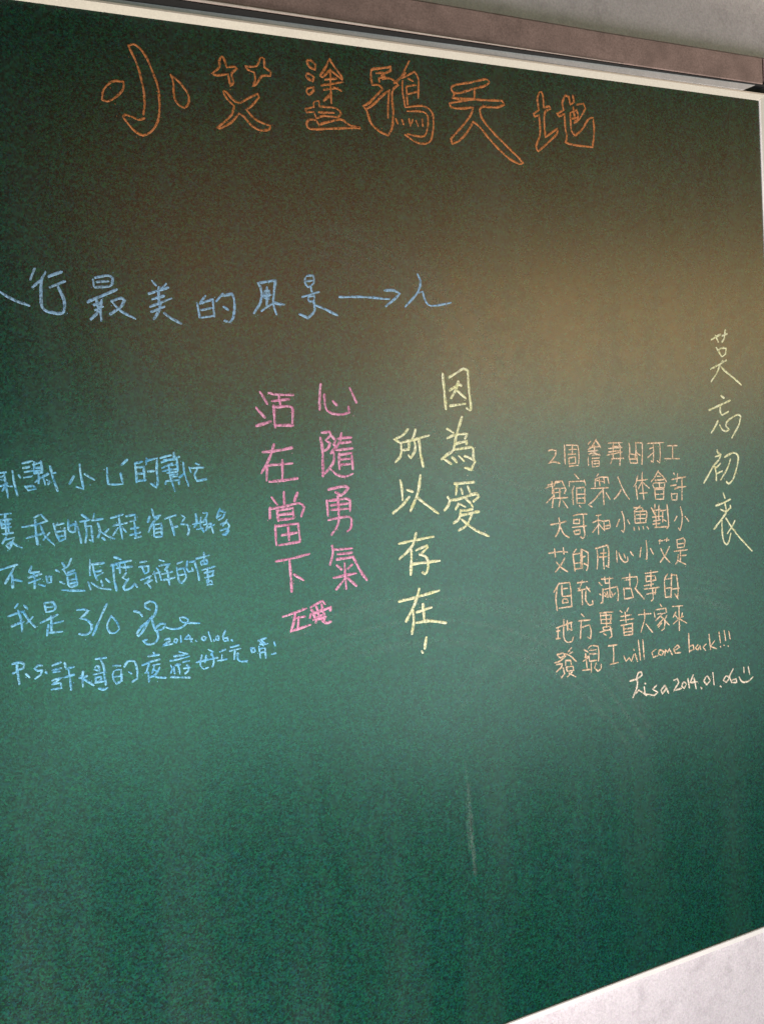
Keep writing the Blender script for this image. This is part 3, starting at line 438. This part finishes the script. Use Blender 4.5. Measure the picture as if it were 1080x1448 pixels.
    '-3917,-7021 -3666,-6980;-3892,-7036 -3901,-7165;-3933,-7160 -3868,-7164;-3794,-6930 -3809,-7156 -3761,-7229 -3682,-7230 -3659,-7178;-3743,-6948 -3745,-7078;-3686,-6977 -3680,-7088 -3724,-7059;-3920,-7064 -3868,-7061;-3515,-6891 -3477,-6929;-3567,-6977 -3387,-6986;-3522,-7000 -3548,-7216;-3512,-7067 -3391,-7051 -3370,-7154 -3389,-7240 -3428,-7212;-3220,-6920 -3002,-6932;-3208,-6943 -3201,-7056;-3195,-6956 -3032,-6967 -3051,-7065;-3199,-7011 -3035,-7023;-3209,-7060 -3038,-7078;-3118,-6922 -3117,-7123;-3178,-7115 -3054,-7115;-3229,-7174 -3029,-7158;-3055,-7132 -3035,-7258 -3078,-7274;-3170,-7205 -3130,-7227;-3178,-7126 -3153,-7163 -3071,-7163;-2882,-6931 -2855,-6957;-2741,-6916 -2771,-6957;-2872,-7011 -2704,-7012;-2890,-7065 -2666,-7073;-2800,-6965 -2794,-7101;-2880,-7134 -2669,-7130;-2838,-7140 -2832,-7276 -2692,-7279 -2684,-7139;-2827,-7187 -2687,-7195;-2830,-7231 -2690,-7240;-2578,-7029 -2364,-7040;-2475,-6974 -2475,-7100 -2549,-7272;-2458,-7170 -2350,-7300;-2198,-6931 -2171,-6969;-2305,-7031 -2295,-7101;-2274,-7001 -2099,-7001 -2088,-7060;-2249,-7062 -2118,-7068;-2162,-7073 -2283,-7149;-2193,-7104 -2124,-7171 -2145,-7283 -2190,-7300;-2152,-7144 -2258,-7221;-2091,-7106 -2122,-7148;-2138,-7157 -2054,-7238;-2184,-7197 -2245,-7246;-1981,-6994 -1803,-7005;-1863,-7009 -1875,-7345;-1927,-7082 -1975,-7145;-1943,-7114 -1902,-7167;-1809,-7109 -1827,-7165;-1980,-7237 -1873,-7182;-1858,-7184 -1742,-7258;-1887,-7169 -1797,-7158',
    '-3927,-7379 -3927,-7368 -3835,-7360 -3811,-7397 -3878,-7419 -3927,-7379;-3700,-7315 -3756,-7361;-3691,-7371 -3731,-7387;-3809,-7375 -3733,-7409 -3633,-7501;-3799,-7409 -3893,-7460 -3972,-7470;-3948,-7495 -3857,-7499 -3872,-7540 -3954,-7592;-3847,-7555 -3826,-7635 -3881,-7681;-3802,-7464 -3724,-7476 -3714,-7532;-3803,-7474 -3806,-7529;-3794,-7552 -3689,-7558 -3680,-7615;-3794,-7552 -3785,-7609 -3706,-7611;-3707,-7632 -3790,-7685;-3760,-7635 -3658,-7701;-3504,-7366 -3440,-7409;-3527,-7518 -3445,-7486;-3481,-7425 -3467,-7627;-3541,-7637 -3400,-7643;-3437,-7365 -3381,-7330 -3274,-7357 -3266,-7447 -3280,-7556;-3412,-7391 -3304,-7397;-3415,-7435 -3294,-7454;-3430,-7466 -3421,-7534 -3313,-7540;-3395,-7550 -3403,-7682;-3315,-7573 -3346,-7635 -3295,-7688 -3239,-7664 -3235,-7608;-3497,-7467 -3430,-7466;-3105,-7377 -2960,-7381;-3022,-7383 -3023,-7518 -3036,-7617;-3092,-7631 -2960,-7624;-2854,-7555 -2820,-7632 -2766,-7589 -2731,-7646 -2688,-7560;-2662,-7554 -2629,-7662;-2683,-7488 -2676,-7500;-2600,-7377 -2577,-7650;-2522,-7378 -2512,-7649;-2309,-7545 -2377,-7577 -2355,-7647 -2275,-7634;-2244,-7565 -2261,-7615 -2209,-7644 -2167,-7598 -2231,-7561;-2156,-7652 -2138,-7571 -2101,-7619 -2072,-7571 -2023,-7662;-1994,-7614 -1883,-7578 -1922,-7540 -1992,-7583 -1969,-7649 -1874,-7653;-1711,-7412 -1712,-7678;-1707,-7594 -1638,-7583 -1628,-7648 -1697,-7659;-1555,-7595 -1599,-7631 -1560,-7669 -1515,-7612 -1504,-7667;-1403,-7607 -1461,-7641 -1422,-7690;-1340,-7476 -1324,-7694;-1247,-7587 -1321,-7651 -1211,-7701;-1156,-7470 -1136,-7625;-1056,-7463 -1035,-7607;-971,-7486 -948,-7598;-1139,-7679 -1131,-7687;-1075,-7667 -1067,-7674;-996,-7691 -988,-7699',
  ],
  'lisa': [
    '-2772,-7908 -2643,-7898 -2563,-7859 -2574,-7816 -2626,-7818 -2655,-7886 -2649,-7991 -2735,-8142;-2694,-8097 -2627,-8057 -2502,-8151;-2534,-8031 -2527,-8126 -2450,-8150;-2518,-7981 -2511,-7989;-2325,-8045 -2393,-8086 -2304,-8143 -2372,-8174 -2437,-8152;-2180,-8070 -2250,-8121 -2227,-8178 -2156,-8116 -2167,-8072 -2120,-8185',
    '-2017,-8023 -1949,-8013 -1925,-8070 -2025,-8170 -1889,-8161;-1843,-8073 -1874,-8132 -1835,-8170 -1791,-8114 -1843,-8073;-1760,-8044 -1740,-8176;-1661,-8007 -1722,-8104 -1598,-8114;-1650,-8052 -1617,-8207;-1534,-8204 -1518,-8224;-1414,-8058 -1473,-8124 -1421,-8187 -1356,-8133 -1414,-8058;-1300,-8033 -1287,-8209;-1175,-8245 -1159,-8259;-1048,-8118 -1108,-8174 -1053,-8216 -993,-8160 -1048,-8118;-914,-8041 -992,-8138 -953,-8232 -853,-8249 -864,-8192 -952,-8200',
    '-711,-8052 -706,-8130;-623,-8055 -599,-8169;-805,-8180 -751,-8255 -649,-8272 -543,-8223',
  ],
}

SPEC = {  # key: (width in m, label, name of the single pieces)
    'title': (0.0024, 'orange chalk title in outlined double-stroke characters', 'chalk_character'),
    'slogan': (0.0026, 'pale blue chalk sentence with a long arrow', 'chalk_character'),
    'pink': (0.0029, 'pink chalk verse in two upright columns', 'chalk_character'),
    'yellow': (0.0032, 'bright yellow chalk verse in two upright columns', 'chalk_character'),
    'lemon': (0.0027, 'slanting lemon yellow chalk column at the right edge', 'chalk_character'),
    'blue': (0.0022, 'sky blue chalk message of five lines', 'chalk_line'),
    'peach': (0.0020, 'small peach chalk message of seven lines', 'chalk_line'),
    'lisa': (0.0024, 'cream chalk signature with date and smiling face', 'chalk_mark'),
}


def smooth(pts):
    """Catmull-Rom through the points, sharp turns kept as corners"""
    if len(pts) < 3:
        a, b = pts
        k = max(2, int((b - a).length / 0.004))
        return [a.lerp(b, i / k) for i in range(k + 1)]
    closed = (pts[0] - pts[-1]).length < 1e-4
    corner = [True] * len(pts)
    for i in range(1, len(pts) - 1):
        u, v = pts[i] - pts[i - 1], pts[i + 1] - pts[i]
        corner[i] = u.length < 1e-6 or v.length < 1e-6 or u.angle(v) > 1.0
    out = [pts[0]]
    for i in range(len(pts) - 1):
        p1, p2 = pts[i], pts[i + 1]
        d = p2 - p1
        if d.length < 1e-6:
            continue
        if i > 0 and not corner[i]:
            m1 = (p2 - pts[i - 1]) * 0.5
        elif i == 0 and closed:
            m1 = (p2 - pts[-2]) * 0.5
        else:
            m1 = d
        if i + 2 < len(pts) and not corner[i + 1]:
            m2 = (pts[i + 2] - p1) * 0.5
        elif i + 2 == len(pts) and closed:
            m2 = (pts[1] - p1) * 0.5
        else:
            m2 = d
        m1 = m1 * min(1.0, d.length * 1.6 / max(m1.length, 1e-9))
        m2 = m2 * min(1.0, d.length * 1.6 / max(m2.length, 1e-9))
        k = max(2, int(d.length / 0.003))
        for s in range(1, k + 1):
            t = s / k
            h1, h2 = 2 * t**3 - 3 * t**2 + 1, t**3 - 2 * t**2 + t
            h3, h4 = -2 * t**3 + 3 * t**2, t**3 - t**2
            out.append(p1 * h1 + m1 * h2 + p2 * h3 + m2 * h4)
    return out


def stroke(bm, pts, width, lift):
    """one chalk stroke: a low ridge of chalk lying on the board"""
    path = smooth(pts)
    # press marks: slow change of width along the stroke, rounded ends
    n = len(path)
    ph = random.random() * 6.28
    w0 = width * random.uniform(0.88, 1.12)
    t0 = (path[1] - path[0]).normalized() * width * 0.4
    t1 = (path[-1] - path[-2]).normalized() * width * 0.4
    if (path[0] - path[-1]).length > 1e-4:
        path = [path[0] - t0] + path + [path[-1] + t1]
        n += 2
    rows = []
    for i, p in enumerate(path):
        a = path[max(0, i - 1)]
        b = path[min(n - 1, i + 1)]
        t = b - a
        if t.length < 1e-9:
            continue
        t.normalize()
        nx = Vector((-t.y, t.x))
        e = min(i, n - 1 - i)
        f = (0.55, 0.9, 1.0)[min(e, 2)]
        w = w0 * f * (1 + 0.14 * math.sin(ph + i * 0.9) + random.uniform(-0.10, 0.10)) * 0.5
        q = p + nx * random.uniform(-0.06, 0.06) * width
        rows.append([bm.verts.new((c.x, y, c.y)) for c, y in
                     ((q + nx * w, -lift), (q + nx * w * 0.45, -lift - 0.00022),
                      (q - nx * w * 0.45, -lift - 0.00022), (q - nx * w, -lift))])
    for r, s in zip(rows, rows[1:]):
        for k in range(3):
            bm.faces.new((r[k], r[k + 1], s[k + 1], s[k]))


def crumbs(bm, pts, width):
    """specks of chalk that fell beside a stroke"""
    for a, b in zip(pts, pts[1:]):
        for _ in range(int((b - a).length / 0.012 + random.random())):
            p = a.lerp(b, random.random())
            p = p + Vector((random.gauss(0, width), random.gauss(-0.6 * width, width)))
            r = random.uniform(0.00025, 0.0006)
            k = random.uniform(0, 6.28)
            vs = [bm.verts.new((p.x + r * random.uniform(0.6, 1.2) * math.cos(k + q * 1.57), -0.0006,
                                p.y + r * math.sin(k + q * 1.57))) for q in range(4)]
            bm.faces.new(vs)


def parse(text):
    for st in text.split(';'):
        yield [Vector((int(a) * 1e-4, 2.0 + int(b) * 1e-4)) for a, b in (p.split(',') for p in st.split(' '))]


for key, pieces in WRITING.items():
    width, label, piece = SPEC[key]
    first = next(parse(pieces[0]))[0]
    root = bpy.data.objects.new('chalk_writing', None)
    root.empty_display_size = 0.02
    COL.objects.link(root)
    root.parent = board
    root.location = Vector((first.x, 0, first.y)) - Vector(board['base'])
    root['base'] = (first.x, 0.0, first.y)
    root['label'] = label
    for text in pieces:
        bm = bmesh.new()
        for i, pts in enumerate(parse(text)):
            stroke(bm, pts, width, 0.00012 + 0.00003 * (i % 9))
            crumbs(bm, pts, width)
        obj(piece, bm, CHALK[key], root)


# wiped, half erased streaks of old chalk
def smear(pts, width):
    bm = bmesh.new()
    for k in range(7):
        off = random.uniform(-0.5, 0.5) * width
        a, b = sorted((random.uniform(0, 0.5), random.uniform(0.5, 1)))
        p = [Vector((pts[0].lerp(pts[1], s).x + off + random.uniform(-.001, .001), pts[0].lerp(pts[1], s).y))
             for s in (a, (a + b) / 2, b)]
        stroke(bm, p, width * random.uniform(0.25, 0.6), 0.00005 + 0.000006 * k)
    return obj('chalk_smear', bm, M_SMEAR, board)


smear((Vector((-0.5377, 1.1843)), Vector((-0.5335, 0.9622))), 0.010)


# broad faint arcs left by a dry eraser
def wipe(cx, cz, r, a0, a1, width):
    bm = bmesh.new()
    for k in range(9):
        rr = r + width * (k / 8 - 0.5) + random.uniform(-0.004, 0.004)
        s0, s1 = a0 + random.uniform(0, 0.25), a1 - random.uniform(0, 0.25)
        p = [Vector((cx + rr * math.cos(s0 + (s1 - s0) * q / 6), cz + rr * math.sin(s0 + (s1 - s0) * q / 6))) for q in range(7)]
        stroke(bm, p, width * random.uniform(0.04, 0.16), 0.00003 + 0.000002 * k)
    return obj('eraser_mark', bm, M_WIPE, board)


wipe(-0.62, 0.92, 0.42, 0.5, 1.9, 0.07)
wipe(-0.25, 0.95, 0.38, 1.0, 2.4, 0.06)
wipe(-0.75, 1.45, 0.34, 0.3, 1.5, 0.06)
wipe(-0.35, 1.75, 0.30, 3.6, 4.9, 0.05)

# ---------------------------------------------------------------- metal casing above the board
case = thing('metal_casing', 'long mauve brown metal casing running along the wall above the chalkboard',
             'casing', (-1.3, 0.012, 2.015))


def case_x(x):      # front face depth: the casing hangs slightly askew
    return -0.0235 + (x + 0.9) * 0.0135


def sheet(x0, x1, n=10, dz=0.0):
    rings = []
    for i in range(n + 1):
        x = x0 + (x1 - x0) * i / n
        yf = case_x(x)
        zb = 2.0137 + (x + 0.72) * 0.0065 + dz
        zt = 2.0525 + (x + 0.72) * 0.0052 + 0.0009 * math.sin(x * 9)
        rings.append([(x, 0.0118, zb + 0.0035), (x, yf + 0.006, zb + 0.0025), (x, yf + 0.001, zb), (x, yf, zb + 0.001),
                      (x, yf, zt - 0.003), (x, yf + 0.003, zt), (x, 0.0118, zt + 0.001)])
    bm = bmesh.new()
    loft(bm, rings)
    return bm


obj('front_cover', sheet(-2.7, -0.0035), M_CASE, case)
# strip below the channel, its shade put into the near-black colour
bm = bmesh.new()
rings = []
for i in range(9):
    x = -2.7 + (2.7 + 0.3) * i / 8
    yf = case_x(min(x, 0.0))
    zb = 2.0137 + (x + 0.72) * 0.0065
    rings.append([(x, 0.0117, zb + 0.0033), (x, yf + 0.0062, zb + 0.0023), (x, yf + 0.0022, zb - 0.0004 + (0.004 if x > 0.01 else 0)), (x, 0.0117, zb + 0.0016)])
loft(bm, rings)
obj('underside_shade', bm, M_SHADE, case)
# pale rolled lip that tapers away to the right
bm = bmesh.new()
rings = []
for i in range(13):
    x = -2.7 + 2.45 * i / 12
    yf = case_x(x)
    zb = 2.0137 + (x + 0.72) * 0.0065
    r = 0.0016 if x < -0.75 else 0.0016 * max(0.12, (-0.25 - x) / 0.5)
    rings.append([(x, yf - 0.0003 + r * 1.1 * math.cos(a), zb + r * 0.9 + r * math.sin(a)) for a in
                  [k * math.tau / 8 for k in range(8)]])
loft(bm, rings)
obj('lip', bm, M_LIP, case)

neighbour = thing('metal_casing', 'short end piece of casing beyond the narrow dark joint, with a black screw',
                  'casing', (0.15, 0.012, 2.02))
obj('front_cover', sheet(0.0005, 0.30, 4, 0.0035), M_CASE, neighbour)
bm = bmesh.new()
bmesh.ops.create_cone(bm, cap_ends=True, segments=20, radius1=0.0032, radius2=0.0026, depth=0.002,
                      matrix=Matrix.Translation((0.0082, case_x(0.008) - 0.0009, 2.037)) @ Matrix.Rotation(math.pi / 2, 4, 'X'))
obj('screw', bm, M_SCREW, neighbour)
# near-black strip on the wall, standing for shade in the gap under the joint
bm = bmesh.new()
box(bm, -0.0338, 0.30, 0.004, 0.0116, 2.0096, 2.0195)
obj('shade_strip', bm, M_SHADE, neighbour)
